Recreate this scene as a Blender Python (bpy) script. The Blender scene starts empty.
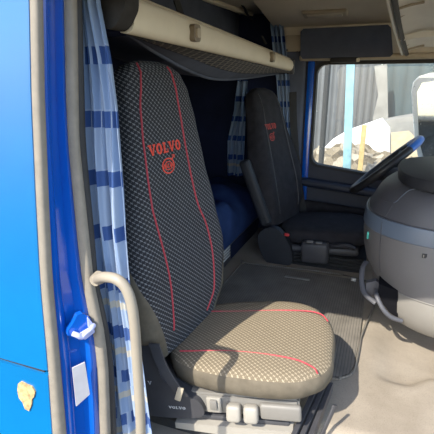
import bpy, bmesh, math, random
from mathutils import Vector as V, Matrix as M4
random.seed(7)
R = math.radians
sc = bpy.context.scene
COL = sc.collection
PI = math.pi

# ------------------------------------------------------------------ camera
F = 434.0
CAM = V((0, -.65, 1.0)); PITCH = R(17); YAW = R(21)
fw = V((-math.sin(YAW)*math.cos(PITCH), math.cos(YAW)*math.cos(PITCH), -math.sin(PITCH)))
rt = V((math.cos(YAW), math.sin(YAW), 0)); upv = rt.cross(fw)
cd = bpy.data.cameras.new('camera'); cam = bpy.data.objects.new('camera', cd); COL.objects.link(cam)
cd.sensor_width = 36; cd.lens = 36.0; cd.clip_start = .02; cd.clip_end = 300
mw = M4((rt, upv, -fw)).transposed().to_4x4(); mw.translation = CAM; cam.matrix_world = mw
sc.camera = cam

def at(px, py, **k):
    """the point of the place seen at a photo pixel, on the plane X=, Y= or Z="""
    r = fw + rt*((px-217)/F) + upv*((217-py)/F)
    a, v = list(k.items())[0]; i = 'XYZ'.index(a)
    return CAM + r*((v-CAM[i])/r[i])

# ------------------------------------------------------------------ materials
class NT:
    def __init__(s, name):
        s.m = bpy.data.materials.new(name); s.m.use_nodes = True
        s.t = s.m.node_tree; s.t.nodes.clear()
        s.out = s.n('ShaderNodeOutputMaterial'); s.b = s.n('ShaderNodeBsdfPrincipled')
        s.l(s.b.outputs[0], s.out.inputs[0])
    def n(s, t, **k):
        x = s.t.nodes.new(t)
        for a, v in k.items(): setattr(x, a, v)
        return x
    def l(s, a, b): s.t.links.new(a, b)
    def set(s, **k):
        for a, v in k.items():
            s.b.inputs[a.replace('_', ' ')].default_value = v
    def math(s, op, a, b=None, c=None):
        x = s.n('ShaderNodeMath', operation=op)
        for i, q in enumerate((a, b, c)):
            if q is None: continue
            if isinstance(q, (int, float)): x.inputs[i].default_value = q
            else: s.l(q, x.inputs[i])
        return x.outputs[0]
    def mix(s, f, a, b):
        x = s.n('ShaderNodeMix', data_type='RGBA')
        for sock, q in ((x.inputs[0], f), (x.inputs[6], a), (x.inputs[7], b)):
            if isinstance(q, (int, float)): sock.default_value = q
            elif isinstance(q, tuple): sock.default_value = q if len(q) == 4 else (*q, 1)
            else: s.l(q, sock)
        return x.outputs[2]
    def noise(s, scale, detail=4, co='Object', rough=.6):
        tc = s.n('ShaderNodeTexCoord'); x = s.n('ShaderNodeTexNoise')
        x.inputs['Scale'].default_value = scale; x.inputs['Detail'].default_value = detail
        x.inputs['Roughness'].default_value = rough
        s.l(tc.outputs[co], x.inputs['Vector']); return x.outputs[0]
    def bump(s, h, st=.3, d=.002):
        x = s.n('ShaderNodeBump'); x.inputs['Strength'].default_value = st; x.inputs['Distance'].default_value = d
        s.l(h, x.inputs['Height']); s.l(x.outputs[0], s.b.inputs['Normal'])
    def ramp(s, f, stops):
        x = s.n('ShaderNodeValToRGB'); e = x.color_ramp.elements
        while len(e) < len(stops): e.new(.5)
        for q, (p, c) in zip(e, stops): q.position = p; q.color = (*c, 1)
        s.l(f, x.inputs[0]); return x.outputs[0]

def plain(name, col, rough=.6, var=.15, scale=30, bump=.15, spec=.4, metal=0, bscale=None):
    t = NT(name); t.set(Roughness=rough, Metallic=metal); t.b.inputs['Specular IOR Level'].default_value = spec
    n = t.noise(scale)
    lo = tuple(c*(1-var) for c in col); hi = tuple(min(1, c*(1+var)) for c in col)
    t.l(t.ramp(n, [(.3, lo), (.7, hi)]), t.b.inputs['Base Color'])
    if bump: t.bump(t.noise(bscale or scale*8, 3), bump, .001)
    return t.m

def weave(name, dark, light, a=.012, b=.016, amount=1.0, rough=.9):
    """dark upholstery with staggered slanted pale dashes, drawn on the part's own UV in metres"""
    t = NT(name); t.set(Roughness=rough); t.b.inputs['Specular IOR Level'].default_value = .15
    uv = t.n('ShaderNodeUVMap'); sp = t.n('ShaderNodeSeparateXYZ'); t.l(uv.outputs[0], sp.inputs[0])
    u, v = sp.outputs[0], sp.outputs[1]
    p = t.math('ADD', t.math('DIVIDE', u, a), t.math('DIVIDE', v, b))
    q = t.math('SUBTRACT', t.math('DIVIDE', u, a), t.math('DIVIDE', v, b))
    fp = t.math('ABSOLUTE', t.math('SUBTRACT', t.math('FRACT', p), .5))
    fq = t.math('ABSOLUTE', t.math('SUBTRACT', t.math('FRACT', q), .5))
    m1 = t.math('LESS_THAN', fp, .13); m2 = t.math('LESS_THAN', fq, .36)
    dash = t.math('MULTIPLY', m1, m2)
    m3 = t.math('MULTIPLY', t.math('LESS_THAN', fq, .07), .35)
    k = t.math('MULTIPLY', t.math('MAXIMUM', dash, m3), amount)
    nz = t.noise(60); k2 = t.math('MULTIPLY', k, t.math('ADD', nz, .45))
    t.l(t.mix(k2, dark, light), t.b.inputs['Base Color'])
    t.bump(t.math('ADD', k, t.math('MULTIPLY', t.noise(500), .5)), .5, .0012)
    return t.m

def bands(name):
    """curtain: pale blue cloth with darker blue horizontal blocks and thin cream lines, on UV"""
    t = NT(name); t.set(Roughness=.9); t.b.inputs['Specular IOR Level'].default_value = .1
    uv = t.n('ShaderNodeUVMap'); sp = t.n('ShaderNodeSeparateXYZ'); t.l(uv.outputs[0], sp.inputs[0])
    u, v = sp.outputs[0], sp.outputs[1]
    fv = t.math('FRACT', t.math('DIVIDE', v, .13)); fu = t.math('FRACT', t.math('DIVIDE', u, .11))
    row = t.math('FLOOR', t.math('DIVIDE', v, .13))
    shift = t.math('FRACT', t.math('ADD', t.math('DIVIDE', u, .11), t.math('MULTIPLY', row, .31)))
    dk = t.math('MULTIPLY', t.math('LESS_THAN', fv, .27), t.math('LESS_THAN', shift, .82))
    md = t.math('MULTIPLY', t.math('GREATER_THAN', fv, .3), t.math('LESS_THAN', t.math('FRACT', t.math('ADD', shift, .4)), .35))
    cr = t.math('MULTIPLY', t.math('LESS_THAN', t.math('ABSOLUTE', t.math('SUBTRACT', fv, .72)), .07), t.math('LESS_THAN', v, .5))
    c = t.mix(md, (.22, .29, .42), (.165, .24, .39))
    c = t.mix(dk, c, (.03, .065, .20))
    c = t.mix(t.math('MULTIPLY', cr, .6), c, (.45, .38, .22))
    t.l(c, t.b.inputs['Base Color'])
    t.b.inputs['Subsurface Weight'].default_value = 0
    t.bump(t.noise(400), .2, .001)
    return t.m

def netm(name):
    t = NT(name); t.set(Roughness=.8)
    uv = t.n('ShaderNodeUVMap'); sp = t.n('ShaderNodeSeparateXYZ'); t.l(uv.outputs[0], sp.inputs[0])
    u, v = sp.outputs[0], sp.outputs[1]
    p = t.math('ADD', t.math('DIVIDE', u, .05), t.math('DIVIDE', v, .03)); q = t.math('SUBTRACT', t.math('DIVIDE', u, .05), t.math('DIVIDE', v, .03))
    a = t.math('LESS_THAN', t.math('ABSOLUTE', t.math('SUBTRACT', t.math('FRACT', p), .5)), .12)
    b = t.math('LESS_THAN', t.math('ABSOLUTE', t.math('SUBTRACT', t.math('FRACT', q), .5)), .12)
    t.l(t.mix(t.math('MAXIMUM', a, b), (.010, .011, .018), (.13, .115, .095)), t.b.inputs['Base Color'])
    return t.m

def ribbed(name, col, period=.012):
    t = NT(name); t.set(Roughness=.85); t.b.inputs['Specular IOR Level'].default_value = .25
    tc = t.n('ShaderNodeTexCoord'); sp = t.n('ShaderNodeSeparateXYZ'); t.l(tc.outputs['Object'], sp.inputs[0])
    w = t.math('ABSOLUTE', t.math('SUBTRACT', t.math('FRACT', t.math('DIVIDE', sp.outputs[0], period)), .5))
    n = t.noise(9)
    base = t.ramp(n, [(.3, tuple(c*.75 for c in col)), (.7, tuple(c*1.25 for c in col))])
    t.l(t.mix(t.math('MULTIPLY', t.math('LESS_THAN', w, .13), .45), base, (.02, .02, .02)), t.b.inputs['Base Color'])
    t.bump(w, .6, .003); return t.m

def corrug(name, col, period, axis=0, dark=.6, rough=.5):
    t = NT(name); t.set(Roughness=rough)
    tc = t.n('ShaderNodeTexCoord'); sp = t.n('ShaderNodeSeparateXYZ'); t.l(tc.outputs['Object'], sp.inputs[0])
    w = t.math('ABSOLUTE', t.math('SUBTRACT', t.math('FRACT', t.math('DIVIDE', sp.outputs[axis], period)), .5))
    n = t.noise(1.5, 6)
    base = t.ramp(n, [(.3, tuple(c*.8 for c in col)), (.7, tuple(min(1, c*1.15) for c in col))])
    t.l(t.mix(t.math('MULTIPLY', t.math('LESS_THAN', w, .2), 1-dark), base, tuple(c*.4 for c in col)), t.b.inputs['Base Color'])
    t.bump(w, .5, .05); return t.m

def paint(name, col, rough=.25, coat=.6):
    t = NT(name); t.set(Roughness=rough); t.b.inputs['Coat Weight'].default_value = coat; t.b.inputs['Coat Roughness'].default_value = .08
    n = t.noise(4, 5)
    t.l(t.ramp(n, [(.3, tuple(c*.9 for c in col)), (.7, tuple(min(1, c*1.08) for c in col))]), t.b.inputs['Base Color'])
    t.bump(t.noise(3, 2), .05, .01); return t.m

def glassm(name, tint=(.9, .95, .95)):
    t = NT(name); t.t.nodes.remove(t.b)
    tr = t.n('ShaderNodeBsdfTransparent'); tr.inputs[0].default_value = (*tint, 1)
    gl = t.n('ShaderNodeBsdfGlossy'); gl.inputs['Roughness'].default_value = .02
    df = t.n('ShaderNodeBsdfDiffuse'); df.inputs[0].default_value = (.75, .75, .72, 1)
    fr = t.n('ShaderNodeFresnel'); fr.inputs[0].default_value = 1.35
    tc = t.n('ShaderNodeTexCoord'); vo = t.n('ShaderNodeTexVoronoi'); vo.inputs['Scale'].default_value = 38
    t.l(tc.outputs['Object'], vo.inputs['Vector'])
    nz = t.noise(5, 3)
    spot = t.math('MULTIPLY', t.math('LESS_THAN', vo.outputs['Distance'], .13), t.math('MULTIPLY', t.math('GREATER_THAN', nz, .47), .4))
    dust = t.math('ADD', spot, .03)
    m1 = t.n('ShaderNodeMixShader'); t.l(fr.outputs[0], m1.inputs[0]); t.l(tr.outputs[0], m1.inputs[1]); t.l(gl.outputs[0], m1.inputs[2])
    m2 = t.n('ShaderNodeMixShader'); t.l(dust, m2.inputs[0]); t.l(m1.outputs[0], m2.inputs[1]); t.l(df.outputs[0], m2.inputs[2])
    t.l(m2.outputs[0], t.out.inputs[0]); return t.m

def floorm():
    t = NT('floor_covering'); t.set(Roughness=.9); t.b.inputs['Specular IOR Level'].default_value = .2
    a = t.noise(5, 6); b = t.noise(260, 3, rough=.8)
    c1 = t.ramp(a, [(.3, (.20, .165, .125)), (.7, (.30, .255, .20))])
    c = t.mix(t.math('MULTIPLY', t.math('GREATER_THAN', b, .58), .35), c1, (.11, .095, .075))
    t.l(c, t.b.inputs['Base Color']); t.bump(b, .5, .002); return t.m

def rubblem():
    t = NT('rubble_stone'); t.set(Roughness=.95)
    tc = t.n('ShaderNodeTexCoord'); vo = t.n('ShaderNodeTexVoronoi'); vo.inputs['Scale'].default_value = 7
    t.l(tc.outputs['Object'], vo.inputs['Vector'])
    t.l(t.ramp(vo.outputs['Color'], [(.2, (.09, .07, .045)), (.5, (.22, .175, .115)), (.85, (.38, .32, .24))]), t.b.inputs['Base Color'])
    t.bump(t.noise(12, 6), .8, .1); return t.m

MAT = dict(
    blue=paint('blue_paint', (.001, .115, .34), .32, .2),
    jamb=paint('deep_blue_paint', (.002, .07, .44), .22, .8),
    beige_rubber=plain('sun_bleached_rubber', (.20, .175, .14), .75, .12, 40, .2),
    black=plain('black_rubber', (.012, .012, .013), .7, .2, 60, .2),
    weave=weave('seat_weave', (.020, .020, .023), (.19, .19, .20), .018, .0145, .9),
    cweave=weave('cushion_weave', (.135, .108, .072), (.36, .295, .205), .0165, .0165, .85),
    skirt=plain('seat_skirt_cloth', (.105, .088, .064), .95, .2, 25, .5, .1, bscale=500),
    dskirt=plain('dark_bolster_cloth', (.035, .033, .032), .95, .2, 25, .5, .1, bscale=500),
    dcloth=plain('driver_seat_cloth', (.020, .019, .022), .95, .25, 18, .4, .15, bscale=400),
    red=plain('red_thread', (.42, .035, .05), .7, .15, 200, 0),
    tray=plain('bounce_lit_tray_panel', (.82, .78, .68), .6, .06, 6, .25, .3),  # paler than the beige plastic; bounced sunlight is put into this colour
    pocketshade=plain('pocket_shade_black', (.004, .004, .005), .95, .1, 20, 0, .05),  # near black, the shade inside the pocket put into the colour
    latch=plain('brown_latch_plastic', (.19, .15, .10), .5, .1, 12, .1, .35),
    orange2=plain('dull_red_embroidery', (.38, .04, .03), .8, .2, 300, 0), soft=plain('black_soft_pad', (.014, .015, .019), .6, .15, 15, .3, .35, bscale=700), board=plain('pale_board', (.42, .34, .22), .85, .15, 9, .2),
    orange=plain('orange_red_embroidery', (.70, .055, .03), .8, .2, 300, 0),
    dplastic=plain('charcoal_plastic', (.035, .035, .04), .5, .15, 15, .3, .4, bscale=700),
    gplastic=plain('grey_plastic', (.16, .15, .135), .5, .08, 12, .15, .4),
    lplastic=plain('pale_grey_plastic', (.27, .25, .215), .45, .08, 12, .1, .4),
    console=plain('dash_grey_plastic', (.095, .09, .09), .55, .06, 8, .35, .45, bscale=500),
    consoleu=plain('dash_dark_grey_plastic', (.048, .049, .058), .5, .08, 8, .35, .45, bscale=500),
    plinth=plain('dash_sunlit_plinth_plastic', (.16, .148, .13), .55, .06, 8, .35, .4, bscale=500),  # lighter, warmer copy of the dash plastic, sunlight put into the colour
    cband=plain('dash_blue_grey_band', (.075, .10, .14), .42, .05, 8, .2, .5),
    beige=plain('beige_headliner', (.66, .575, .45), .85, .06, 5, .25, .2, bscale=300),
    cream=plain('cream_plastic', (.70, .62, .46), .55, .05, 8, .1, .35),
    creamd=plain('tan_plastic', (.42, .35, .25), .55, .08, 12, .1, .35),
    navy=plain('navy_trim', (.014, .020, .048), .9, .2, 6, .3, .1),
    navyc=plain('navy_cloth', (.018, .036, .11), .95, .25, 7, .4, .1),
    fabric=plain('blue_grey_shelf_cloth', (.075, .085, .115), .95, .15, 8, .3, .1),
    doorp=plain('navy_door_plastic', (.016, .020, .036), .55, .15, 6, .3, .35),
    curtain=bands('striped_curtain_cloth'), net=netm('luggage_net'),
    mat=ribbed('ribbed_rubber', (.135, .12, .10), .011), floor=floorm(),
    handle=plain('beige_grip', (.25, .215, .165), .5, .06, 20, .1),
    metal=plain('worn_steel', (.5, .5, .5), .35, .15, 40, .1, .5, 1),
    silver=plain('silver_plastic', (.50, .50, .50), .4, .05, 20, 0),
    white=plain('white_label', (.42, .42, .46), .6, .1, 20, 0),
    lav=plain('painted_striker', (.36, .40, .68), .4, .15, 25, .1),
    rust=plain('flaking_filler', (.42, .28, .12), .9, .6, 90, .5),
    glass=glassm('dusty_window_glass'),
    mirror=plain('mirror_glass', (.75, .8, .82), .05, .02, 5, 0, .5, 1),
    chrome=plain('bright_mirror_shell', (.75, .75, .73), .3, .05, 10, .05, .5),
    wheelrim=plain('black_leather', (.018, .018, .020), .45, .15, 40, .2),
    wheelblue=plain('blue_grip_wrap', (.02, .12, .48), .35, .15, 40, .2),
    redb=plain('red_button', (.55, .03, .03), .4, .1, 40, 0),
    teal=plain('green_indicator', (.05, .45, .36), .4, .1, 40, 0),
    lamp=plain('milky_lamp_lens', (.55, .47, .35), .4, .05, 30, .1),
    shed=corrug('pale_corrugated_sheet', (.085, .09, .095), .16, 0, .35), shed2=corrug('green_grey_sheet', (.045, .068, .075), .3),
    post=plain('pale_cyan_paint', (.20, .38, .44), .6, .4, 5, .1), wood=plain('tan_timber', (.42, .29, .12), .8, .25, 14, .3),  # wood is the timber's own tan
    slab=plain('white_slab', (.85, .82, .76), .9, .08, 3, .2), rubble=rubblem(),
    dirt=plain('tan_dirt', (.35, .29, .2), .95, .2, 3, .4), pole=plain('black_pole_paint', (.03, .03, .03), .6, .1, 20, 0),  # dirt is the ground's own tan
    tarp=plain('grey_tarpaulin', (.22, .21, .19), .9, .35, 2.5, .5),
)

# ------------------------------------------------------------------ object helpers
ORG = {}
def tag(o, label=None, cat=None, group=None, kind=None):
    if label: o['label'] = label
    if cat: o['category'] = cat
    if group: o['group'] = group
    if kind: o['kind'] = kind
    return o
def empty(name, loc, label, cat, group=None):
    o = bpy.data.objects.new(name, None); o.empty_display_size = .05; COL.objects.link(o)
    o.location = V(loc); ORG[o] = V(loc)
    return tag(o, label, cat, group)
def build(name, bm, mats, parent=None, smooth=35, label=None, doubles=True):
    if not isinstance(mats, (list, tuple)): mats = [mats]
    if doubles: bmesh.ops.remove_doubles(bm, verts=bm.verts, dist=1e-5)
    bmesh.ops.recalc_face_normals(bm, faces=bm.faces)
    if parent:
        o = V((0, 0, 0)); p = parent
        while p: o += ORG[p] if p in ORG else V((0, 0, 0)); p = p.parent
        bmesh.ops.translate(bm, verts=bm.verts, vec=-o)
        base = V((0, 0, 0))
    else:
        lo = V([min(v.co[i] for v in bm.verts) for i in range(3)]); hi = V([max(v.co[i] for v in bm.verts) for i in range(3)])
        base = (lo+hi)/2; base.z = lo.z
        bmesh.ops.translate(bm, verts=bm.verts, vec=-base)
    me = bpy.data.meshes.new(name); bm.to_mesh(me); bm.free()
    for m in mats: me.materials.append(m)
    ob = bpy.data.objects.new(name, me); COL.objects.link(ob)
    if parent: ob.parent = parent
    else: ob.location = base; ORG[ob] = base
    if smooth:
        for p in me.polygons: p.use_smooth = True
        me.set_sharp_from_angle(angle=R(smooth))
    if label: ob['label'] = label
    return ob
def struct(name, bm, mats, smooth=35, label=None):
    o = build(name, bm, mats, None, smooth); o['kind'] = 'structure'
    if label: o['label'] = label
    return o
def N(): return bmesh.new()

def box(bm, c, s, rot=None, bev=0, seg=2, mi=0):
    t = bmesh.new(); bmesh.ops.create_cube(t, size=1)
    bmesh.ops.scale(t, vec=V(s), verts=t.verts)
    if bev: bmesh.ops.bevel(t, geom=t.edges[:], offset=min(bev, min(s)*.49), segments=seg, affect='EDGES', profile=.5)
    m = (rot.to_4x4() if rot else M4.Identity(4)); m = M4.Translation(V(c)) @ m
    bmesh.ops.transform(t, matrix=m, verts=t.verts)
    join(bm, t, mi); return bm
def join(bm, t, mi=0):
    mp = {v: bm.verts.new(v.co) for v in t.verts}
    for f in t.faces:
        try:
            q = bm.faces.new([mp[v] for v in f.verts]); q.material_index = mi if mi else f.material_index
        except ValueError: pass
    t.free()
def loft(bm, rings, closed=True, cap0=True, cap1=True, uvs=None, mi=None, loop=False):
    vs = [[bm.verts.new(p) for p in r] for r in rings]
    uvl = bm.loops.layers.uv.verify() if uvs else None
    n = len(rings[0])
    rr = len(rings) if loop else len(rings)-1
    for i in range(rr):
        i2 = (i+1) % len(rings)
        for j in range(n if closed else n-1):
            k = (j+1) % n
            f = bm.faces.new((vs[i][j], vs[i][k], vs[i2][k], vs[i2][j]))
            if mi: f.material_index = mi(i, j)
            if uvs:
                kk = j+1
                for lp, q in zip(f.loops, (uvs(i, j), uvs(i, kk), uvs(i+1, kk), uvs(i+1, j))): lp[uvl].uv = q
    if closed and not loop:
        if cap0: bm.faces.new(vs[0][::-1])
        if cap1: bm.faces.new(vs[-1])
    return vs
def catmull(pts, sub=6, closed=False):
    pts = [V(p) for p in pts]; out = []; n = len(pts)
    for i in range(n if closed else n-1):
        p0 = pts[(i-1) % n] if closed or i > 0 else pts[0]*2-pts[1]
        p1 = pts[i]; p2 = pts[(i+1) % n]
        p3 = pts[(i+2) % n] if closed or i+2 < n else p2*2-p1
        for k in range(sub):
            t = k/sub
            out.append(.5*((2*p1)+(p2-p0)*t+(2*p0-5*p1+4*p2-p3)*t*t+(3*p1-p0-3*p2+p3)*t**3))
    if not closed: out.append(pts[-1])
    return out
def tube(bm, pts, r, n=10, closed=False, flat=1.0, mi=None):
    pts = [V(p) for p in pts]; rings = []; nrm = None
    m = len(pts)
    for i, p in enumerate(pts):
        a = pts[(i-1) % m] if closed or i else p; b = pts[(i+1) % m] if closed or i < m-1 else p
        d = (b-a).normalized()
        if nrm is None:
            nrm = d.orthogonal().normalized() if abs(d.z) > .9 else d.cross(V((0, 0, 1))).normalized()
        nrm = (nrm - d*nrm.dot(d)).normalized(); bi = d.cross(nrm)
        rr = r[i] if isinstance(r, (list, tuple)) else r
        rings.append([p + nrm*(rr*math.cos(2*PI*k/n)) + bi*(rr*flat*math.sin(2*PI*k/n)) for k in range(n)])
    loft(bm, rings, cap0=not closed, cap1=not closed, loop=closed, mi=mi)
    return bm
def prism(bm, poly, fn, d, mi=0):
    """poly of 2D points; fn(u,v,w)->world; extruded w=0..d"""
    a = [bm.verts.new(fn(u, v, 0)) for u, v in poly]; b = [bm.verts.new(fn(u, v, d)) for u, v in poly]
    fs = [bm.faces.new(a), bm.faces.new(b[::-1])]
    for i in range(len(poly)):
        j = (i+1) % len(poly); fs.append(bm.faces.new((a[i], a[j], b[j], b[i])))
    for f in fs: f.material_index = mi
    return bm
def rrect(w, h, r, n=5, cx=0, cy=0):
    o = []
    for sx, sy, a0 in ((1, 1, 0), (-1, 1, 90), (-1, -1, 180), (1, -1, 270)):
        for k in range(n+1):
            a = R(a0+90*k/n); o.append((cx+sx*(w/2-r)+r*math.cos(a), cy+sy*(h/2-r)+r*math.sin(a)))
    return o
def lerp3(a, b_, k): return a+(b_-a)*k
def ribbon(bm, pts, side, w, th=.002):
    """flat strap along pts, width w along vector side"""
    side = V(side).normalized(); rings = []
    for i, p in enumerate(pts):
        p = V(p); d = (V(pts[min(i+1, len(pts)-1)])-V(pts[max(i-1, 0)])).normalized(); n = d.cross(side).normalized()
        rings.append([p-side*w/2-n*th/2, p+side*w/2-n*th/2, p+side*w/2+n*th/2, p-side*w/2+n*th/2])
    loft(bm, rings); return bm

# slab-serif capitals as convex pieces
def ring2(rx, ry, ix, iy, cx, cy, n=20):
    q = []
    for k in range(n):
        a, b = 2*PI*k/n, 2*PI*(k+1)/n
        q.append([(cx+ix*math.cos(a), cy+iy*math.sin(a)), (cx+rx*math.cos(a), cy+ry*math.sin(a)),
                  (cx+rx*math.cos(b), cy+ry*math.sin(b)), (cx+ix*math.cos(b), cy+iy*math.sin(b))])
    return q
GLY = {
    'V': (1.0, [[(.02, 1), (.32, 1), (.60, 0), (.40, 0)], [(.40, 0), (.60, 0), (.98, 1), (.78, 1)],
                [(-.06, .87), (.42, .87), (.42, 1), (-.06, 1)], [(.66, .87), (1.06, .87), (1.06, 1), (.66, 1)]]),
    'O': (.9, ring2(.45, .52, .17, .34, .45, .5)),
    'L': (.8, [[(.10, 0), (.38, 0), (.38, 1), (.10, 1)], [(0, .87), (.48, .87), (.48, 1), (0, 1)],
               [(0, 0), (.78, 0), (.78, .14), (0, .14)], [(.62, 0), (.78, 0), (.78, .38), (.68, .38)]]),
}
def word(bm, text, fn, w, h, gap=.14):
    tot = sum(GLY[c][0] for c in text)+gap*(len(text)-1); x = 0
    for c in text:
        gw, polys = GLY[c]
        for p in polys:
            ctr = (sum(a for a, b in p)/4, sum(b for a, b in p)/4)
            vs = [bm.verts.new(fn(((x+a)/tot-.5)*w, (b-.5)*h)) for a, b in p]
            bm.faces.new(vs)
        x += gw+gap
def emblem(bm, fn, r):
    """ring with an arrow at upper right and a lettered bar across"""
    for p in ring2(r, r*1.1, r*.84, r*.93, 0, 0, 28): bm.faces.new([bm.verts.new(fn(*q)) for q in p])
    for p in ring2(r*.62, r*.62, r*.50, r*.50, 0, 0, 20): bm.faces.new([bm.verts.new(fn(*q)) for q in p])
    for p in ([(r*.6, r*.8), (r*.72, r*.68), (r*1.1, r*1.16), (r*.98, r*1.28)], [(r*.72, r*1.38), (r*1.2, r*1.38), (r*1.2, r*1.28), (r*.72, r*1.28)],
              [(r*1.1, r*1.38), (r*1.2, r*1.38), (r*1.2, r*.9), (r*1.1, r*.9)]):
        bm.faces.new([bm.verts.new(fn(*q)) for q in p])
    word(bm, 'VOLVO', lambda a, b: fn(a, b), r*1.9, r*.52)

# ------------------------------------------------------------------ seats
def interp(tab, x):
    if x <= tab[0][0]: return tab[0][1:]
    for a, b in zip(tab, tab[1:]):
        if x <= b[0]:
            t = (x-a[0])/(b[0]-a[0]); t = t*t*(3-2*t)*.5+t*.5
            return tuple(p+(q-p)*t for p, q in zip(a[1:], b[1:]))
    return tab[-1][1:]
class Back:
    """backrest: l across, u up along the recline, n out of the face"""
    def __init__(s, P, yaw, rec, H, tab):
        s.P = V(P); y = R(yaw); t = R(rec)
        f = V((math.cos(y), math.sin(y), 0)); s.l = V((-math.sin(y), math.cos(y), 0))
        s.n = f*math.cos(t)+V((0, 0, 1))*math.sin(t); s.u = s.n.cross(s.l)
        if s.u.z < 0: s.u = -s.u
        s.H = H; s.tab = tab          # (u, half width, depth, bolster, lean)
    def sect(s, u):
        return interp(s.tab, u)
    def W(s, l, u, n): return s.P+s.l*l+s.u*u+s.n*n
    def front(s, l, u, off=0):
        w, d, b, c = s.sect(u); q = min(.999, abs(l)/w)
        n = d/2*(1-q**4)**.25
        k = max(0, min(1, (q-.45)/.4)); n += b*(k*k*(3-2*k))*(1-max(0, (q-.85)/.15)**2)
        return s.W(l, u, c+n+off)
    def mesh(s, bm, cut=.35, mi_side=1, nu=48, nn=128):
        rings = []; us = []
        for i in range(nu+1):
            t = i/nu
            u = s.H*(1-(1-t)**1.7) if t > .0 else 0
            us.append(u)
        us[-1] = s.H
        L = []
        for u in us:
            w, d, b, c = s.sect(u); ring = []; arc = [0]
            for j in range(nn):
                a = 2*PI*j/nn - PI
                ca, sa = math.cos(a), math.sin(a)
                l = w*math.copysign(abs(sa)**.5, sa); n = d/2*math.copysign(abs(ca)**.5, ca)
                if ca > 0:
                    q = abs(l)/w; k = max(0, min(1, (q-.45)/.4)); n += b*(k*k*(3-2*k))*(1-max(0, (q-.85)/.15)**2)
                ring.append(s.W(l, u, c+n)); 
            rings.append(ring)
            for j in range(nn): arc.append(arc[-1]+(ring[(j+1) % nn]-ring[j]).length)
            mid = arc[nn//2]; L.append([x-mid for x in arc])
        def mi(i, j):
            a = abs(2*PI*(j+.5)/nn-PI)
            return mi_side if (us[i] < cut and a > PI*(.36+.30*(us[i]/cut)**2)) or a > PI*.66 else 0
        loft(bm, rings, uvs=lambda i, j: (L[min(i, len(L)-1)][j], us[min(i, len(us)-1)]), mi=mi)
        return bm

class Cush:
    def __init__(s, P, yaw, tilt):
        y, t = R(yaw), R(tilt); f = V((math.cos(y), math.sin(y), 0)); s.y = V((-math.sin(y), math.cos(y), 0))
        s.x = f*math.cos(t)+V((0, 0, math.sin(t))); s.z = s.x.cross(s.y); s.P = V(P)
    def W(s, x, y, z): return s.P+s.x*x+s.y*y+s.z*z
    def rot(s): return M4((s.x, s.y, s.z)).transposed()
    def mesh(s, bm, x0, x1, hw0, hw1, th, ex=3.2, n=64, prof=None, skirt=1):
        cx, a = (x0+x1)/2, (x1-x0)/2
        prof = prof or [(.90, -th), (.985, -th*.85), (1.0, -th*.5), (.995, -th*.25), (.975, -.010), (.94, -.002), (.86, .003), (.65, .007), (.4, .009), (.15, .010), (.01, .010)]
        rings = []
        for k, z in prof:
            r = []
            for j in range(n):
                t = 2*PI*j/n; c, q = math.cos(t), math.sin(t)
                x = math.copysign(abs(c)**(2/ex), c); y = math.copysign(abs(q)**(2/ex), q)
                hw = hw0+(hw1-hw0)*(x+1)/2
                wob = .0 if z > -.01 else .002*math.sin(9*t)+.0015*math.sin(17*t+1)
                dome = -.012*max(0, x)**3*k if z > -.02 else 0
                r.append(s.W(cx+a*x*k+wob, hw*y*k, z+dome))
            rings.append(r)
        def uv(i, j):
            i = min(i, len(prof)-1); t = 2*PI*j/n; c, q = math.cos(t), math.sin(t); k = prof[i][0]
            return (cx+a*math.copysign(abs(c)**(2/ex), c)*k, hw1*math.copysign(abs(q)**(2/ex), q)*k)
        loft(bm, rings, uvs=uv, mi=lambda i, j: skirt if i < 4 else 0)
        uvl = bm.loops.layers.uv.verify()
        return bm

# ---------------- passenger seat
PS = (-.50, .52, 0)
ps = empty('passenger_seat', PS, 'black and grey woven passenger seat with red piping and sunlit cushion, nearest the open door', 'seat')
bk = Back((-.572, .512, .21), -6, 6.5, .858, [
    (0, .19, .10, .0, -.005), (.10, .235, .13, .008, 0), (.25, .260, .14, .014, .0), (.40, .232, .13, .010, .0), (.55, .196, .115, .006, .004),
    (.68, .176, .105, .003, .006), (.77, .160, .098, .0, .004), (.82, .138, .085, 0, .0), (.845, .105, .062, 0, -.004), (.858, .06, .03, 0, -.006)])
b = build('backrest', bk.mesh(N(), cut=-1), [MAT['weave'], MAT['skirt']], ps, 60)
def sidepatch(B, sg):
    t = N(); G = []
    for i in range(25):
        u = .0+.37*i/24; w, d, bo, c = B.sect(u); r = []
        a0 = PI*(.20+.36*(u/.37)**2.2); a1 = PI*(.72-.10*(u/.37)**3)
        for j in range(17):
            a = a0+(a1-a0)*j/16
            if i == 24: a = (a0+a1)/2
            ca, sa = math.cos(a), math.sin(a)
            if ca > 0 and abs(sa)**.5 < .985:
                r.append(B.front(sg*w*abs(sa)**.5, u, .0012 if j == 0 else .004)-B.l*(-sg*.001))
            else: r.append(B.W(sg*(w+.004)*abs(sa)**.5, u, c+(d/2+.002)*math.copysign(abs(ca)**.5, ca)))
        G.append(r)
    loft(t, G, closed=False); return t
for sg in (-1, 1): build('side_bolster', sidepatch(bk, sg), MAT['skirt'], ps, 70)
def backline(bm, B, pts, r=.0025):
    p = [B.front(q.x, q.y, .0018) for q in catmull([(l, u, 0) for l, u in pts], 8)]; tube(bm, p, r, 8)
t = N(); backline(t, bk, [(-.078, .848), (-.125, .746), (-.145, .643), (-.158, .48), (-.155, .43), (-.134, .309), (-.126, .197), (-.132, .077)])
build('piping', t, MAT['red'], b, label='red piping line')
t = N(); backline(t, bk, [(.060, .842), (.054, .729), (.060, .592), (.082, .429), (.122, .335), (.138, .214), (.130, .103), (.088, .034)])
build('piping', t, MAT['red'], b, label='red piping line')
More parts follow.
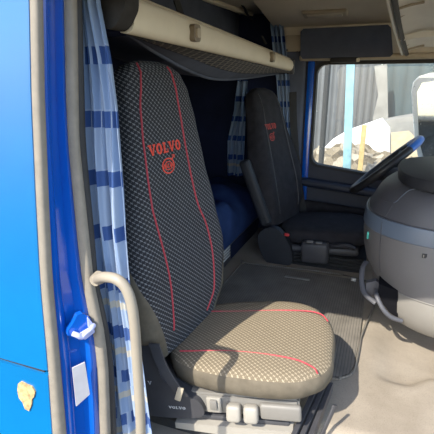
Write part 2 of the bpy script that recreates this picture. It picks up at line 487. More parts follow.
t = N(); word(t, 'VOLVO', lambda a, h: bk.front(-.052+a, .614+h, .003), .160, .030); build('lettering', t, MAT['orange'], b, 0, 'orange-red embroidered word', doubles=False)
t = N(); emblem(t, lambda a, h: bk.front(-.050+a*1.3, .561+h*.85, .003), .0245); build('emblem', t, MAT['orange'], b, 0, 'orange-red embroidered ring with arrow', doubles=False)
# dark shell behind the cover
t = N(); bs = Back((-.65, .505, .21), 3, 7, .62, [(0, .20, .06, 0, 0), (.2, .245, .07, 0, 0), (.45, .22, .06, 0, 0), (.58, .19, .05, 0, 0), (.62, .15, .03, 0, 0)])
bs.mesh(t, cut=0, mi_side=0); build('back_shell', t, MAT['dplastic'], ps, 60)
cu = Cush((-.50, .525, .215), 8.5, 5)
t = N(); cu.mesh(t, -.10, .425, .205, .257, .075, ex=3.0)
c = build('cushion', t, [MAT['cweave'], MAT['skirt']], ps, 70)
for pts in ([(-.03, .115), (.1, .122), (.24, .138), (.34, .142), (.385, .125), (.405, .085)], [(-.04, -.135), (.1, -.122), (.22, -.128), (.31, -.145), (.36, -.175), (.372, -.20)]):
    t = N(); tube(t, catmull([cu.W(x, y, .0065 - .014*max(0, (x-.25)/.25)**2) for x, y in pts], 8), .0022, 8)
    build('piping', t, MAT['red'], c, label='red piping line')
# side valance with switches
rot = cu.rot()
t = N()
prism(t, [(-.14, -.155), (.305, -.150), (.32, -.13), (.32, -.085), (-.14, -.085)], lambda u, v, w: cu.W(u, -.205+w, v), .40)
bmesh.ops.bevel(t, geom=t.edges[:], offset=.006, segments=2, affect='EDGES')
cp = build('control_panel', t, MAT['gplastic'], ps, 40)
t = N(); box(t, cu.W(.075, -.208, -.118), (.045, .012, .05), rot, .004); build('switch_bezel', t, MAT['lplastic'], cp)
t = N(); box(t, cu.W(.075, -.216, -.112), (.022, .012, .032), rot, .004); build('rocker_switch', t, MAT['gplastic'], cp)
t = N(); box(t, cu.W(.268, -.212, -.122), (.115, .02, .05), rot, .008, 3); build('storage_tray', t, MAT['gplastic'], cp)
for x in (.135, .185):
    t = N(); box(t, cu.W(x, -.222, -.128), (.042, .034, .05), rot @ M4.Rotation(R(-14), 3, 'X'), .010, 3)
    build('adjuster_lever', t, MAT['lplastic'], ps, 40)
# dark hinge cover at the rear lower corner
t = N()
poly = catmull([(x, y, 0) for x, y in [(-.155, -.16), (.03, -.155), (.035, -.10), (-.02, -.075), (-.07, -.03), (-.085, .05), (-.11, .10), (-.155, .11), (-.185, .02), (-.18, -.10)]], 4, True)
prism(t, [(p.x, p.y) for p in poly], lambda u, v, w: cu.W(u, -.225+w, v), .05)
bmesh.ops.bevel(t, geom=[e for e in t.edges if e.is_manifold and e.calc_face_angle(0) > .8], offset=.008, segments=2, affect='EDGES')
sd = build('hinge_cover', t, MAT['dplastic'], ps, 45, 'charcoal plastic cover at the hinge')
t = N(); word(t, 'VOLVO', lambda a, h: cu.W(-.035+a, -.2265, -.125+h), .052, .009); build('lettering', t, MAT['silver'], sd, 0, 'small silver word', doubles=False)
t = N(); word(t, 'V', lambda a, h: cu.W(-.11+a, -.2265, -.045+h), .012, .012); build('mark', t, MAT['silver'], sd, 0, doubles=False)
# buckle on its stalk
t = N(); ribbon(t, catmull([cu.W(-.07, -.245, .10), cu.W(-.055, -.25, .04), cu.W(-.03, -.25, -.02), cu.W(-.005, -.24, -.07)], 5), cu.x, .03, .006)
bu = build('belt_stalk', t, MAT['dplastic'], ps)
t = N(); box(t, cu.W(-.012, -.252, -.055), (.018, .008, .045), rot @ M4.Rotation(R(20), 3, 'Y'), .003); build('buckle_tongue', t, MAT['creamd'], bu)
# lower carriage: rail, pale sill, bellows, folding side
t = N(); box(t, cu.W(.06, 0, -.175), (.46, .40, .018), rot, .006); build('slide_rail', t, MAT['dplastic'], ps)
t = N(); prism(t, [(-.05, -.205), (.25, -.225), (.30, -.19), (.30, -.18), (-.05, -.185)], lambda u, v, w: cu.W(u, -.22+w, v), .44); build('sill_cover', t, MAT['lplastic'], ps)
t = N()
for k in range(7):
    z = -.20-.035*k; o = .008*(k % 2)
rings = []
for k in range(13):
    z = .02-.025*k; o = .015 if k % 2 else 0; rings.append([V((-.50+.05+px*(1-o*3), .53+py*(1-o*3), z)) for px, py in rrect(.44, .40, .05, 4)])
loft(t, rings); build('bellows', t, MAT['black'], ps, 20)
# front folding slats
t = N()
for k in range(3):
    p0, p1 = at(321+5*k, 378+4*k, Y=.60), at(293+7*k, 440+4*k, Y=.34)
    ribbon(t, [p0, lerp3(p0, p1, .5)+V((0, 0, -.004)), p1], cu.x, .014, .03)
build('folding_apron', t, MAT['dplastic'], ps)
t = N(); tube(t, catmull([at(317, 446, Y=.42), at(323, 432, Y=.43), at(330, 417, Y=.44), at(335, 405, Y=.45)], 6), .008, 10, flat=.6)
build('height_lever', t, MAT['dplastic'], ps)

# ---------------- driver seat
DP = (-.46, 1.90, 0)
ds = empty('driver_seat', DP, 'plain dark driver seat beyond the passenger seat, armrest folded up', 'seat')
db = Back((-.545, 1.90, .20), -13, 14, .80, [
    (0, .19, .10, 0, 0), (.12, .225, .13, .02, 0), (.27, .235, .14, .03, 0), (.42, .21, .13, .025, 0), (.55, .18, .115, .01, .006),
    (.66, .165, .11, .004, .01), (.73, .150, .10, 0, .008), (.775, .12, .08, 0, .004), (.80, .06, .04, 0, 0)])
b = build('backrest', db.mesh(N(), cut=-1, mi_side=0), [MAT['dcloth'], MAT['dcloth']], ds, 60)
t = N(); word(t, 'VOLVO', lambda a, h: db.front(-.06+a, .567+h, .003), .135, .032); build('lettering', t, MAT['orange2'], b, 0, 'orange-red embroidered word', doubles=False)
t = N(); emblem(t, lambda a, h: db.front(-.065+a*1.2, .505+h*.8, .003), .025); build('emblem', t, MAT['orange2'], b, 0, 'orange-red embroidered ring with arrow', doubles=False)
for sg in (-1, 1):
    t = N(); backline(t, db, [(sg*.10, .76), (sg*.115, .6), (sg*.125, .42), (sg*.14, .2), (sg*.13, .06)], .0025); build('seam', t, MAT['dplastic'], b)
dc = Cush((-.46, 1.90, .205), 2, 3)
t = N(); dc.mesh(t, -.08, .44, .21, .235, .085, ex=3.6); build('cushion', t, [MAT['dcloth'], MAT['dcloth']], ds, 70)
drot = dc.rot()
# armrest along the near side, folded up with the backrest
A0, A1 = at(265, 219, Y=1.645), at(246, 166, Y=1.645)
t = N(); ax = (A1-A0).normalized(); sd_ = V((0, 1, 0)); nn_ = ax.cross(sd_)
arm_rot = M4((nn_, sd_, ax)).transposed()
box(t, (A0+A1)/2, (.062, .055, (A1-A0).length+.07), arm_rot, .02, 4); ar = build('armrest', t, MAT['soft'], ds, 50)
t = N(); bmesh.ops.create_cone(t, cap_ends=True, segments=16, radius1=.012, radius2=.012, depth=.01, matrix=M4.Translation(A0+V((.0, -.03, .01))) @ M4.Rotation(PI/2, 4, 'X')); build('pivot_knob', t, MAT['black'], ar)
# fan-shaped side cover
t = N()
poly = catmull([tuple(at(x, y, Y=1.665)) for x, y in [(258, 238), (264, 229), (276, 228), (286, 238), (292, 252), (291, 264), (275, 265), (264, 258)]], 4, True)
prism(t, [(p.x, p.z) for p in poly], lambda u, v, w: V((u, 1.655+w, v)), .05)
bmesh.ops.bevel(t, geom=[e for e in t.edges if e.is_manifold and e.calc_face_angle(0) > .8], offset=.008, segments=2, affect='EDGES')
build('side_cover', t, MAT['soft'], ds, 45)
t = N(); q = at(315, 252, Y=1.655); box(t, q, (.15, .07, .12), drot, .018, 3); cb = build('control_box', t, MAT['dplastic'], ds, 50)
for dx in (-.03, .02):
    t = N(); box(t, q+V((dx, -.01, .062)), (.035, .03, .008), drot, .003); build('switch', t, MAT['gplastic'], cb)
t = N(); q2 = at(342, 246, Y=1.66); tube(t, catmull([q2+V((-.06, .03, -.015)), q2+V((-.02, 0, .0)), q2+V((.03, 0, .005)), q2+V((.062, .01, -.01))], 5), .017, 12, flat=.7); build('adjuster_lever', t, MAT['dplastic'], ds)
t = N(); q3 = at(285, 236, Y=1.66); ribbon(t, [q3+V((-.012, .02, -.05)), q3+V((0, .005, 0)), q3+V((.005, 0, .02))], (1, 0, .3), .03, .014)
bq = build('buckle', t, MAT['black'], ds)
t = N(); box(t, q3+V((.012, -.008, .012)), (.026, .012, .016), None, .003); build('release_button', t, MAT['redb'], bq, label='red release button')
t = N(); box(t, dc.W(.15, 0, -.115), (.46, .42, .05), drot, .02, 3); build('seat_pan', t, MAT['dplastic'], ds, 40)
t = N(); rings = []
for k in range(9):
    z = .08-.010*k; o = .05 if k % 2 else 0
    rings.append([V((-.28+px*(1-o), 1.90+py*(1-o), z)) for px, py in rrect(.50, .42, .05, 4)])
loft(t, rings); build('bellows', t, MAT['black'], ds, 20)

# ------------------------------------------------------------------ body side by the open door
def col(pts, Y): return [at(x, y, Y=Y) for x, y in pts]
ys = [-40, 0, 60, 130, 200, 250, 284, 310, 339, 370, 400, 434, 470]
def line(keys):
    def f(y):
        for (y0, x0), (y1, x1) in zip(keys, keys[1:]):
            if y <= y1: return x0+(x1-x0)*(y-y0)/(y1-y0)
        (y0, x0), (y1, x1) = keys[-2:]; return x0+(x1-x0)*(y-y0)/(y1-y0)
    return f
LA = line([(-40, 28), (0, 29), (100, 31), (200, 35.5), (284, 40), (360, 47), (434, 52), (470, 54)])
LB = line([(-40, 42), (0, 43), (100, 45), (200, 49), (284, 53), (360, 60), (434, 66), (470, 69)])
LC = line([(-40, 64), (0, 64), (100, 66.5), (145, 69), (240, 78), (284, 83), (310, 88), (339, 95), (370, 98.5), (434, 101), (470, 102)])
LD = line([(-40, 77), (0, 77.5), (145, 80), (240, 90), (284, 94.5), (310, 100), (339, 106), (370, 109), (434, 111.5), (470, 112)])
LE = line([(-40, 82), (0, 82), (145, 86), (240, 95), (284, 98.5), (310, 104.5), (339, 110.5), (370, 114), (434, 117), (470, 118)])
# upper and lower outer panel with a dark gap
def panel(name, y0, y1):
    t = N(); rings = []
    for i in range(13):
        y = y0+(y1-y0)*i/12; e = at(LA(y), y, Y=0.0)
        rings.append([V((-2.2, .30, e.z)), V((-1.5, .03, e.z)), V((-1.0, .0, e.z)), e-V((.012, 0, 0)), e-V((.003, -.002, 0)), e+V((0, .01, 0)), e+V((-.02, .05, 0)), V((-1.0, .05, e.z)), V((-2.2, .34, e.z))])
    loft(t, rings); return struct(name, t, MAT['blue'], 50)
e0 = at(LA(362), 362, Y=0)
panel('wall_near', -60, 371.5)
panel('wall_near.001', 375.5, 480)
def panel_gap():
    t = N(); rings = []
    for y in (366, 380):
        e = at(LA(y), y, Y=0.006); rings.append([V((-2.2, .31, e.z)), V((-1.0, .012, e.z)), e-V((.01, 0, 0)), e-V((.01, -.03, 0)), V((-2.2, .33, e.z))])
    loft(t, rings); return struct('trim_1', t, MAT['black'])
panel_gap()
pt = N()
pts = [(19, 383), (22, 381), (28, 384), (33, 386), (36, 391), (35, 396), (33, 398), (32.5, 404), (30, 410), (26, 408), (24, 402), (20, 397), (18.5, 390)]
prism(pt, pts, lambda u, v, w: at(u, v, Y=0)+V((0, -.004+w, 0)), .006)
rp = build('paint_chip', pt, MAT['rust'], None, 30); tag(rp, 'flaking tan and white paint chip on the blue lower body panel', 'paint chip')
def strip(name, fl, fr, Yl, Yr, bulge, mat, y0=-40, y1=470, nb=7, n=26):
    t = N(); rings = []
    for i in range(n+1):
        y = y0+(y1-y0)*i/n; a = at(fl(y), y, Y=Yl); c_ = at(fr(y), y, Y=Yr); c_ = V((c_.x, c_.y, a.z))
        d = c_-a; nv = V((d.y, -d.x, 0)).normalized()
        if nv.dot(CAM-a) < 0: nv = -nv
        r = [a+d*(k/nb)+nv*(bulge*math.sin(PI*k/nb)) for k in range(nb+1)]
        r += [c_-nv*.012, a-nv*.012]
        rings.append(r)
    loft(t, rings); return struct(name, t, mat, 50)
strip('trim_2', lambda y: LA(y)+.6, LB, .004, .02, .009, MAT['beige_rubber'])
# jamb: recessed blue post with a step
t = N(); rings = []
for i in range(31):
    y = -40+510*i/30; a = at(LB(y)-1, y, Y=.025); c_ = at(LC(y)+1, y, Y=.10); c_.z = a.z; d = c_-a
    L_ = V((-.10, 0, 0))
    rings.append([a+L_, a, a+d*.12+V((.004, -.003, 0)), a+d*.22, a+d*.32+V((-.012, .008, 0)), a+d*.6+V((-.012, .008, 0)), a+d*.72, a+d*.78+V((.006, -.004, 0)), a+d*.9+V((.006, -.004, 0)), c_, c_+L_])
loft(t, rings); struct('trim_3', t, MAT['jamb'], 40)
strip('trim_4', LC, LD, .085, .105, .009, MAT['beige_rubber'])
strip('trim_5', lambda y: LD(y)-.5, LE, .103, .118, .004, MAT['black'])
# pillar body behind the jamb, to the curtain
t = N(); box(t, (-.80, .115, .42), (.22, .06, 1.9), None, .01); struct('wall_near.002', t, MAT['navy'])
t = N(); box(t, (-1.30, .12, .42), (.80, .05, 1.9), None, .01); struct('wall_near.003', t, MAT['navy'])
# striker
def stp(x, y, off=0): return at(x, y, Y=.062)+V((.0, -off, 0))
st = empty('door_striker', stp(80, 330), 'lavender painted metal latch striker bolted on the blue door post', 'latch')
jd = (at(100, 330, Y=.10)-at(60, 330, Y=.025)); jd.z = 0; jd.normalize(); jn = V((jd.y, -jd.x, 0)); jn = jn if jn.x > 0 else -jn
O_ = stp(80, 326)
def jw(px, py, off):  # point on the jamb plane through O_, raised by off
    r = fw + rt*((px-217)/F) + upv*((217-py)/F); return CAM + r*((O_-CAM).dot(jn)/r.dot(jn)) + jn*off
t = N(); prism(t, [(66.5, 334), (67, 329), (72, 322), (76, 314), (81, 312), (88, 315), (92, 323), (91, 329), (80, 337), (72, 335)], lambda u, v, w: jw(u, v, .008-w), .016); build('base_plate', t, MAT['jamb'], st, label='blue painted plate')
t = N(); tube(t, catmull([jw(71, 331, .012), jw(75, 331.5, .02), jw(79, 333, .02), jw(83, 329, .02), jw(88, 325, .02), jw(92, 323, .012)], 5), .006, 10); build('striker_loop', t, MAT['lav'], st)
t = N(); prism(t, [(86, 315), (92, 322.5), (86.5, 324.5)], lambda u, v, w: jw(u, v, .014-w), .01); build('guide_plate', t, MAT['lav'], st)
t = N(); prism(t, [(77, 337), (79, 331), (92, 323.5), (93, 330), (84, 337)], lambda u, v, w: jw(u, v, .012-w), .01); build('wedge', t, MAT['lav'], st)
t = N(); prism(t, [(71.5, 367), (84, 361), (89, 393), (75.5, 405)], lambda u, v, w: jw(u, v, .006-w), .003)
for v in t.verts: pass
tag(build('sticker', t, MAT['white'], None, 0), 'blank white paper sticker on the blue door post below the striker', 'sticker')

# grab handle
gh = empty('grab_handle', at(146, 460, Y=.05), 'beige tubular grab handle rising beside the door opening in front of the curtain', 'handle')
t = N(); tube(t, catmull([at(97, 279, Y=.085), at(104, 277, Y=.06), at(116, 279, Y=.05), at(125, 287, Y=.05), at(131, 302, Y=.05), at(134.5, 325, Y=.05), at(137, 360, Y=.05), at(139.5, 400, Y=.05), at(141, 436, Y=.05), at(142, 470, Y=.05)], 6), .0115, 14)
g = build('grip', t, MAT['handle'], gh, 60)
t = N(); bmesh.ops.create_cone(t, cap_ends=True, segments=16, radius1=.016, radius2=.013, depth=.02, matrix=M4.Translation(at(97, 279, Y=.09)) @ M4.Rotation(PI/2, 4, 'X')); build('mount', t, MAT['handle'], gh)

# ------------------------------------------------------------------ curtains
def curtain(name, left, right, Y, label, depth=.022, folds=4, ys=None, tilt=0, axis='Y', cat='curtain', u0=0, v0=0):
    t = N(); n = 60; rings = []; w0 = .36
    for i, y in enumerate(ys):
        a = at(left(y), y, **{axis: Y}); c_ = at(right(y), y, **{axis: Y}); c_.z = a.z
        d = c_-a; nv = V((d.y, -d.x, 0)).normalized()
        rings.append([a+d*(k/n)+nv*(depth*(math.sin(2*PI*folds*k/n+.6*math.sin(i*.25))*(.7+.3*math.sin(i*.4))+.35*math.sin(2*PI*folds*2.3*k/n+i*.15))) for k in range(n+1)])
    zs = [r[0].z for r in rings]
    loft(t, rings, closed=False, uvs=lambda i, j: (u0+w0*j/n, v0+zs[min(i, len(zs)-1)]-.0))
    o = build(name, t, MAT['curtain'], None, 80); tag(o, label, cat)
    so = o.modifiers.new('thickness', 'SOLIDIFY'); so.thickness = .0015
    return o
CL = line([(-50, 78), (0, 79), (145, 83), (230, 91), (300, 100), (434, 112), (480, 115)])
CR = line([(-50, 94), (0, 97), (60, 110), (110, 117), (145, 119), (230, 124), (300, 132), (350, 142), (434, 152), (480, 156)])
curtain('curtain', CL, CR, .155, 'pale blue checked curtain gathered at the near door post', ys=[-45+i*13 for i in range(41)], folds=3, depth=.014)
curtain('curtain', line([(0, 268), (80, 277), (200, 285)]), line([(0, 279), (30, 284), (80, 290), (200, 292)]), 2.195, 'pale blue checked curtain hanging behind the driver seat by the far window post', ys=[14+i*8 for i in range(22)], folds=3, depth=.02, u0=.04, v0=.05)
curtain('curtain', line([(70, 239), (110, 235), (140, 228), (176, 227)]), line([(70, 248), (110, 246), (176, 243)]), 2.20, 'dim checked curtain hanging at the far end of the bunk', ys=[80+i*5 for i in range(20)], folds=2, depth=.02, axis='Y', u0=.07, v0=.02)

# ------------------------------------------------------------------ cab shell
# floor: platform with a shallow basin near its front and a step down towards the door
def fh(x, y):
    def ss(a, b, v): k = max(0, min(1, (v-a)/(b-a))); return k*k*(3-2*k)
    z = 0
    edge = .86-.075*ss(.0, .09, x)+.07*ss(.16, .25, x)
    z -= .022*ss(edge-.025, edge+.025, y)*(1-ss(1.05, 1.35, y))*ss(.03, .13, x)*(1-ss(.24, .29, x-.12*(y-.75)))
    z -= .028*(1-ss(.50, .54, y+.05*math.cos(x*5)))
    z -= .20*(1-ss(.17, .20, y))
    return z
t = N(); nx, ny = 120, 150
g = [[V((-1.45+2.6*i/nx, .04+2.26*j/ny, fh(-1.45+2.6*i/nx, .04+2.26*j/ny))) for i in range(nx+1)] for j in range(ny+1)]
loft(t, g, closed=False)
bmesh.ops.remove_doubles(t, verts=t.verts, dist=1e-6)
struct('floor', t, MAT['floor'], 40)
t = N(); box(t, (-.15, 1.15, -.34), (2.6, 2.24, .18)); struct('floor.001', t, MAT['dplastic'])
# ceiling and headers
CZ = 1.43
t = N(); box(t, (-.30, 1.15, CZ+.03), (2.3, 2.3, .06), None, .02); struct('ceiling', t, MAT['beige'])
t = N(); prism(t, [(2.29, 1.33), (2.29, 1.46), (1.60, 1.46), (1.68, 1.428)], lambda u, v, w: V((-.72+w, u, v)), 1.8); struct('ceiling.001', t, MAT['beige'])
t = N(); box(t, (-.2, .05, 1.30), (2.0, .08, .24), None, .03, 3); struct('wall_near.004', t, MAT['jamb'])
# rear wall
t = N(); box(t, (-1.44, 1.15, .55), (.05, 2.3, 1.8)); struct('wall_back', t, MAT['navy'])
# far wall with a window opening
YW = 2.27
wl = at(310.5, 165, Y=YW-.03).x; wz1 = at(315, 64, Y=YW-.03).z
def zb(x): a = at(316, 166, Y=YW-.03); b_ = at(398, 180, Y=YW-.03); return a.z+(b_.z-a.z)*(x-a.x)/(b_.x-a.x)
wr = .78
def window_outline(off, r=.06):
    x0, x1 = wl-off, wr+off; z1 = wz1+off; o = []
    r += off*.5
    def arc(cx, cz, a0):
        for k in range(7): a = R(a0+90*k/6); o.append((cx+r*math.cos(a), cz+r*math.sin(a)))
    arc(x1-r, z1-r, 0); arc(x0+r, z1-r, 90); arc(x0+r, zb(x0)-off+r, 180); arc(x1-r, zb(x1)-off+r, 270)
    return o
inner = window_outline(0); outer = [(1.1 if x > .1 else -.70, 1.43 if z > .7 else -.3) for x, z in inner]
def wallring(a, b_, Y0, Y1):
    t = N(); loft(t, [[V((x, Y0, z)) for x, z in a], [V((x, Y0, z)) for x, z in b_], [V((x, Y1, z)) for x, z in b_], [V((x, Y1, z)) for x, z in a]], loop=True); return t
outer2 = []
for (x, z) in inner:
    outer2.append((max(-.70, min(1.1, (x-.15)*2.2+.15)), max(-.3, min(1.2, (z-.78)*3+.78))))
# door leaf, blue painted frame, gasket, glass
mid = window_outline(.045); outd = [(x, z) for x, z in window_outline(.045)]
do = empty('door_1', (.15, YW, -.2), None, None); do['kind'] = 'structure'; do['label'] = 'dark driver door across the cab under the far window'
lo_ = []
for x, z in mid:
    lo_.append((x if abs(x) < 2 else x, z))
frame_o = []
for (x, z) in mid:
    frame_o.append((-.53 if x < -.3 else (.95 if x > .6 else x), (1.165 if z > .9 else (-.3 if z < .6 else z))))
build('door_panel', wallring(mid, frame_o, YW-.01, YW+.05), MAT['doorp'], do, 30)
build('window_surround', wallring(window_outline(.012), mid, YW-.025, YW+.03), MAT['doorp'], do, 40)
t = N(); _x0, _x1 = at(304, 130, Y=YW-.04).x, at(310.5, 130, Y=YW-.04).x; box(t, ((_x0+_x1)/2, YW-.025, .45), (_x1-_x0, .03, 1.5), None, .008); build('door_edge', t, MAT['jamb'], do, 40, 'blue painted door edge')
build('window_gasket', wallring(window_outline(-.004), window_outline(.014), YW-.03, YW+.035), MAT['black'], do, 40)
# door trim: ledge, pocket, pull handle, lower pad
t = N(); box(t, (.1, YW-.06, .33), (1.2, .09, .05), M4.Rotation(R(5), 3, 'Y'), .02, 3); build('door_ledge', t, MAT['doorp'], do, 40)
t = N(); box(t, (.0, YW-.045, .16), (1.1, .06, .12), M4.Rotation(R(4), 3, 'Y'), .03, 3); build('arm_pad', t, MAT['dcloth'], do, 40)
t = N(); tube(t, catmull([at(374, 199, Y=YW-.11), at(384, 198, Y=YW-.12), at(400, 199, Y=YW-.12), at(412, 201, Y=YW-.1)], 5), .02, 10); build('door_pull', t, MAT['cband'], do, 50, 'blue-grey pull handle')
t = N(); tube(t, [at(351, 191, Y=YW-.12), at(359, 185, Y=YW-.12)], .008, 8); build('door_release', t, MAT['silver'], do, 50)
t = N(); vs = [t.verts.new(V((x, YW+.005, z))) for x, z in window_outline(.005)]; t.faces.new(vs)
w1 = build('window_1', t, MAT['glass'], None, 0); w1['kind'] = 'structure'
# far wall rest: pillar behind the window post, header, below floor
t = N(); box(t, (-1.0, YW+.02, .55), (.88, .05, 1.8), None, .01); struct('wall_far', t, MAT['navy'])
t = N(); pq = [(-.72, 1.43), (1.1, 1.43), (1.1, 1.175), (-.53, 1.165), (-.72, 1.12)]
prism(t, pq, lambda u, v, w: V((u, YW-.03+w, v)), .08); struct('wall_far.001', t, MAT['beige'])
t = N(); box(t, (-.60, YW-.035, .45), (.18, .05, 1.5), None, .02, 3); struct('trim_6', t, MAT['fabric'])
t = N(); box(t, (.2, YW-.05, 1.155), (1.5, .05, .035), None, .012, 3); struct('trim_7', t, MAT['creamd'])

# ------------------------------------------------------------------ bunk and rear
bn = empty('sleeper_bunk', (-1.08, 1.15, 0), 'low sleeper bunk with a rumpled navy blanket behind the seats', 'bunk')
t = N(); rings = []
nxx, nyy = 24, 60
def bz(x, y):
    e = min(1, (x+.62+.12)/-.12) if x > -.74 else 1
    return .335+.03*math.sin(x*13+y*4)+.02*math.sin(y*11-x*6)+.012*math.sin(y*27+x*19)
g = []
for j in range(nyy+1):
    y = .17+2.05*j/nyy; r = []
    for i in range(nxx+1):
        x = -1.40+.66*i/nxx; z = bz(x, y); k = (x+.80)/.06
        if k > 0: z -= .05*k*k
        r.append(V((x, y, z)))
    r += [V((-.735, y, .16)), V((-.76, y, .13)), V((-1.40, y, .13))]
    g.append(r)
loft(t, g); build('mattress', t, MAT['navyc'], bn, 60)
t = N(); box(t, (-1.09, 1.19, .065), (.62, 2.04, .13), None, .01); bb = build('bunk_base', t, MAT['navy'], bn)
t = N(); box(t, (-.772, 1.19, .135), (.03, 2.04, .03), None, .008); build('bunk_rail', t, MAT['dplastic'], bn)
t = N(); c0 = at(226, 253, X=-.765); c1 = at(237, 243, X=-.765)
box(t, (-.768, 1.46, .095), (.02, .18, .14), None, .006); gp = build('grille_panel', t, MAT['dplastic'], bb)
for k in range(4):
    t = N(); box(t, (-.757, 1.46, .07+.018*k), (.006, .13, .010), None, .002); build('grille_slat', t, MAT['silver'], gp)

# overhead shelf across the cab
sh = empty('overhead_shelf', (-.62, 1.15, 1.08), 'cream-fronted overhead luggage shelf with two square latches above the seats', 'shelf')
XS = -.55
def sp(px, py, X=XS): return at(px, py, X=X)
t = N(); rings = []
for k in range(25):
    y = .255+(2.00-.255)*k/24; f = k/24
    zt = 1.188-.050*f; zb_ = 1.108-.034*f; bow = .004*math.sin(PI*f)
    pr_ = [(0, zb_+.006), (.006, zb_+.016), (.009, (zt+zb_)/2), (.004, zt-.014), (-.004, zt-.003), (-.018, zt), (-.03, zt-.003), (-.03, zb_+.003), (-.012, zb_)]
    rings.append([V((XS+bow+a, y, z)) for a, z in pr_])
loft(t, rings); fr = build('front_board', t, MAT['cream'], sh, 50)
t = N(); tube(t, [V((XS-.016+.004*math.sin(PI*k/24), .255+1.745*k/24, 1.190-.050*k/24)) for k in range(25)], .006, 8); build('edge_trim', t, MAT['creamd'], sh)
t = N(); box(t, (XS-.01, 2.012, 1.098), (.045, .03, .085), None, .01, 3); build('end_bracket', t, MAT['dplastic'], sh, label='dark end bracket')
for px, py, w, h in ((197, 33, .046, .046), (273.5, 57, .046, .046)):
    c_ = at(px, py, X=XS+.022)
    t = N(); prism(t, rrect(w, h, .012, 4), lambda u, v, ww: V((XS+.024-ww, c_.y+u, c_.z+v)), .016); la = build('latch', t, MAT['latch'], sh, 40)
    t = N(); prism(t, rrect(w*.55, h*.55, .008, 4), lambda u, v, ww: V((XS+.029-ww, c_.y+u, c_.z+v)), .007); build('latch_button', t, MAT['creamd'], la, 40)
# net under the shelf, then the cloth rim that sags
rim = [(118, 26), (137, 40), (160, 55), (190, 71), (215, 79), (245, 78), (275, 74), (291, 72)]
XR = -.66
rimp = catmull([min((at(x, y, X=XR), at(x, y, Y=2.03)), key=lambda p: p.y) for x, y in rim], 5)
n = len(rimp); top = [V((XS-.012, .255+1.745*k/(n-1), 1.106-.034*k/(n-1))) for k in range(n)]
t = N(); uvl = None
def lerp(a, b_, k): return a+(b_-a)*k
G = [[lerp(top[i], rimp[i], k/6)+V((0, 0, -.006*math.sin(PI*k/6))) for k in range(7)] for i in range(n)]
loft(t, [r[:4] for r in G], closed=False, uvs=lambda i, j: (G[min(i, n-1)][0].y, j*.02)); nt = build('luggage_net', t, MAT['net'], sh, 60)
t = N(); loft(t, [[r[3]-V((0,0,.001)), r[5], r[6], r[6]+V((-.03, 0, .004)), r[6]+V((-.25, 0, .03))] for r in G], closed=False); build('shelf_liner', t, MAT['fabric'], sh, 60)
t = N(); tube(t, [r[6] for r in G], .006, 8); build('rim_cord', t, MAT['fabric'], sh)
t = N(); box(t, (-.98, 1.2, 1.135), (.78, 1.7, .02), None, .005); build('shelf_floor', t, MAT['navy'], sh)
# padded dark end box at the near end of the shelf
eb = N()
prism(eb, [(p.x, p.y) for p in catmull([(-.615, 1.12, 0), (-.565, 1.112, 0), (-.535, 1.14, 0), (-.525, 1.18, 0), (-.535, 1.32, 0), (-.60, 1.36, 0), (-.70, 1.36, 0), (-.70, 1.09, 0)], 4, True)], lambda u, v, w: V((u, .195+w, v)), .055)
bmesh.ops.bevel(eb, geom=[e for e in eb.edges if e.is_manifold and e.calc_face_angle(0) > .8], offset=.012, segments=3, affect='EDGES')
tag(build('padded_end_cover', eb, MAT['dskirt'], None, 45), 'dark padded cover closing the near end of the overhead shelf', 'cover')
# straps from ceiling to shelf
def strap(name, pts, label, w=.028):
    t = N(); ribbon(t, catmull(pts, 5), (.3, 1, 0), w, .004); s_ = build(name, t, MAT['black'], None); return tag(s_, label, 'strap')
strap('shelf_strap', [at(174, -8, X=-.66), at(181, 14, X=-.64), at(188, 26, X=-.61)], 'black webbing strap running up from the shelf front beside the near latch')
strap('shelf_strap', [at(262, 36, X=-.66), at(266, 44, X=-.63)], 'short black webbing strap behind the shelf by the far latch', .02)
strap('tie_strap', [at(241, 4, X=-.84), at(245, 9, X=-.84), at(247, 14, X=-.85), at(252, 20, X=-.85)], 'black tie strap dangling from the curtain rail', .03)
# curtain rail on the ceiling
t = N(); ra, rb_ = at(186, -4, Z=1.415), at(277, 26, Z=1.40); rb2 = lerp(ra, rb_, 1)
d_ = (rb_-ra); ra = ra-d_*.4
if rb_.y > 2.2: rb_ = lerp(ra, rb_, (2.2-ra.y)/(rb_.y-ra.y))
for o_ in (0, .022): tube(t, [ra+V((o_, 0, .01)), rb_+V((o_, 0, .01))], .008, 8)
box(t, (ra+rb_)/2+V((.011, 0, .018)), (.034, (rb_-ra).length, .012), M4.Rotation(-math.atan2(rb_.x-ra.x, rb_.y-ra.y), 3, 'Z'), .003)
tag(build('curtain_rail', t, MAT['cream'], None), 'cream double-track curtain rail along the ceiling above the shelf', 'rail')
# dark panel wall above the shelf at the rear
t = N(); box(t, (-.98, 1.15, 1.30), (.04, 2.2, .28), None, .01); struct('wall_back.001', t, MAT['fabric'])

# ceiling lamp
cl = empty('ceiling_lamp', at(325, 11, Z=1.425), 'slim beige interior lamp strip set in the ceiling', 'lamp')
c_ = min((at(325, 12, Y=1.5+.005*k) for k in range(160)), key=lambda p: abs(p.z-(1.428-(p.y-1.68)*.1607)))
lrot = M4.Rotation(-math.atan(.1607), 3, 'X')
t = N(); box(t, c_+V((0, 0, -.006)), (.24, .085, .024), lrot, .01, 3); hl = build('lamp_housing', t, MAT['creamd'], cl, 40)
t = N(); box(t, c_+V((0, -.003, -.016)), (.19, .05, .012), lrot, .004); build('lens', t, MAT['lamp'], cl, 40)
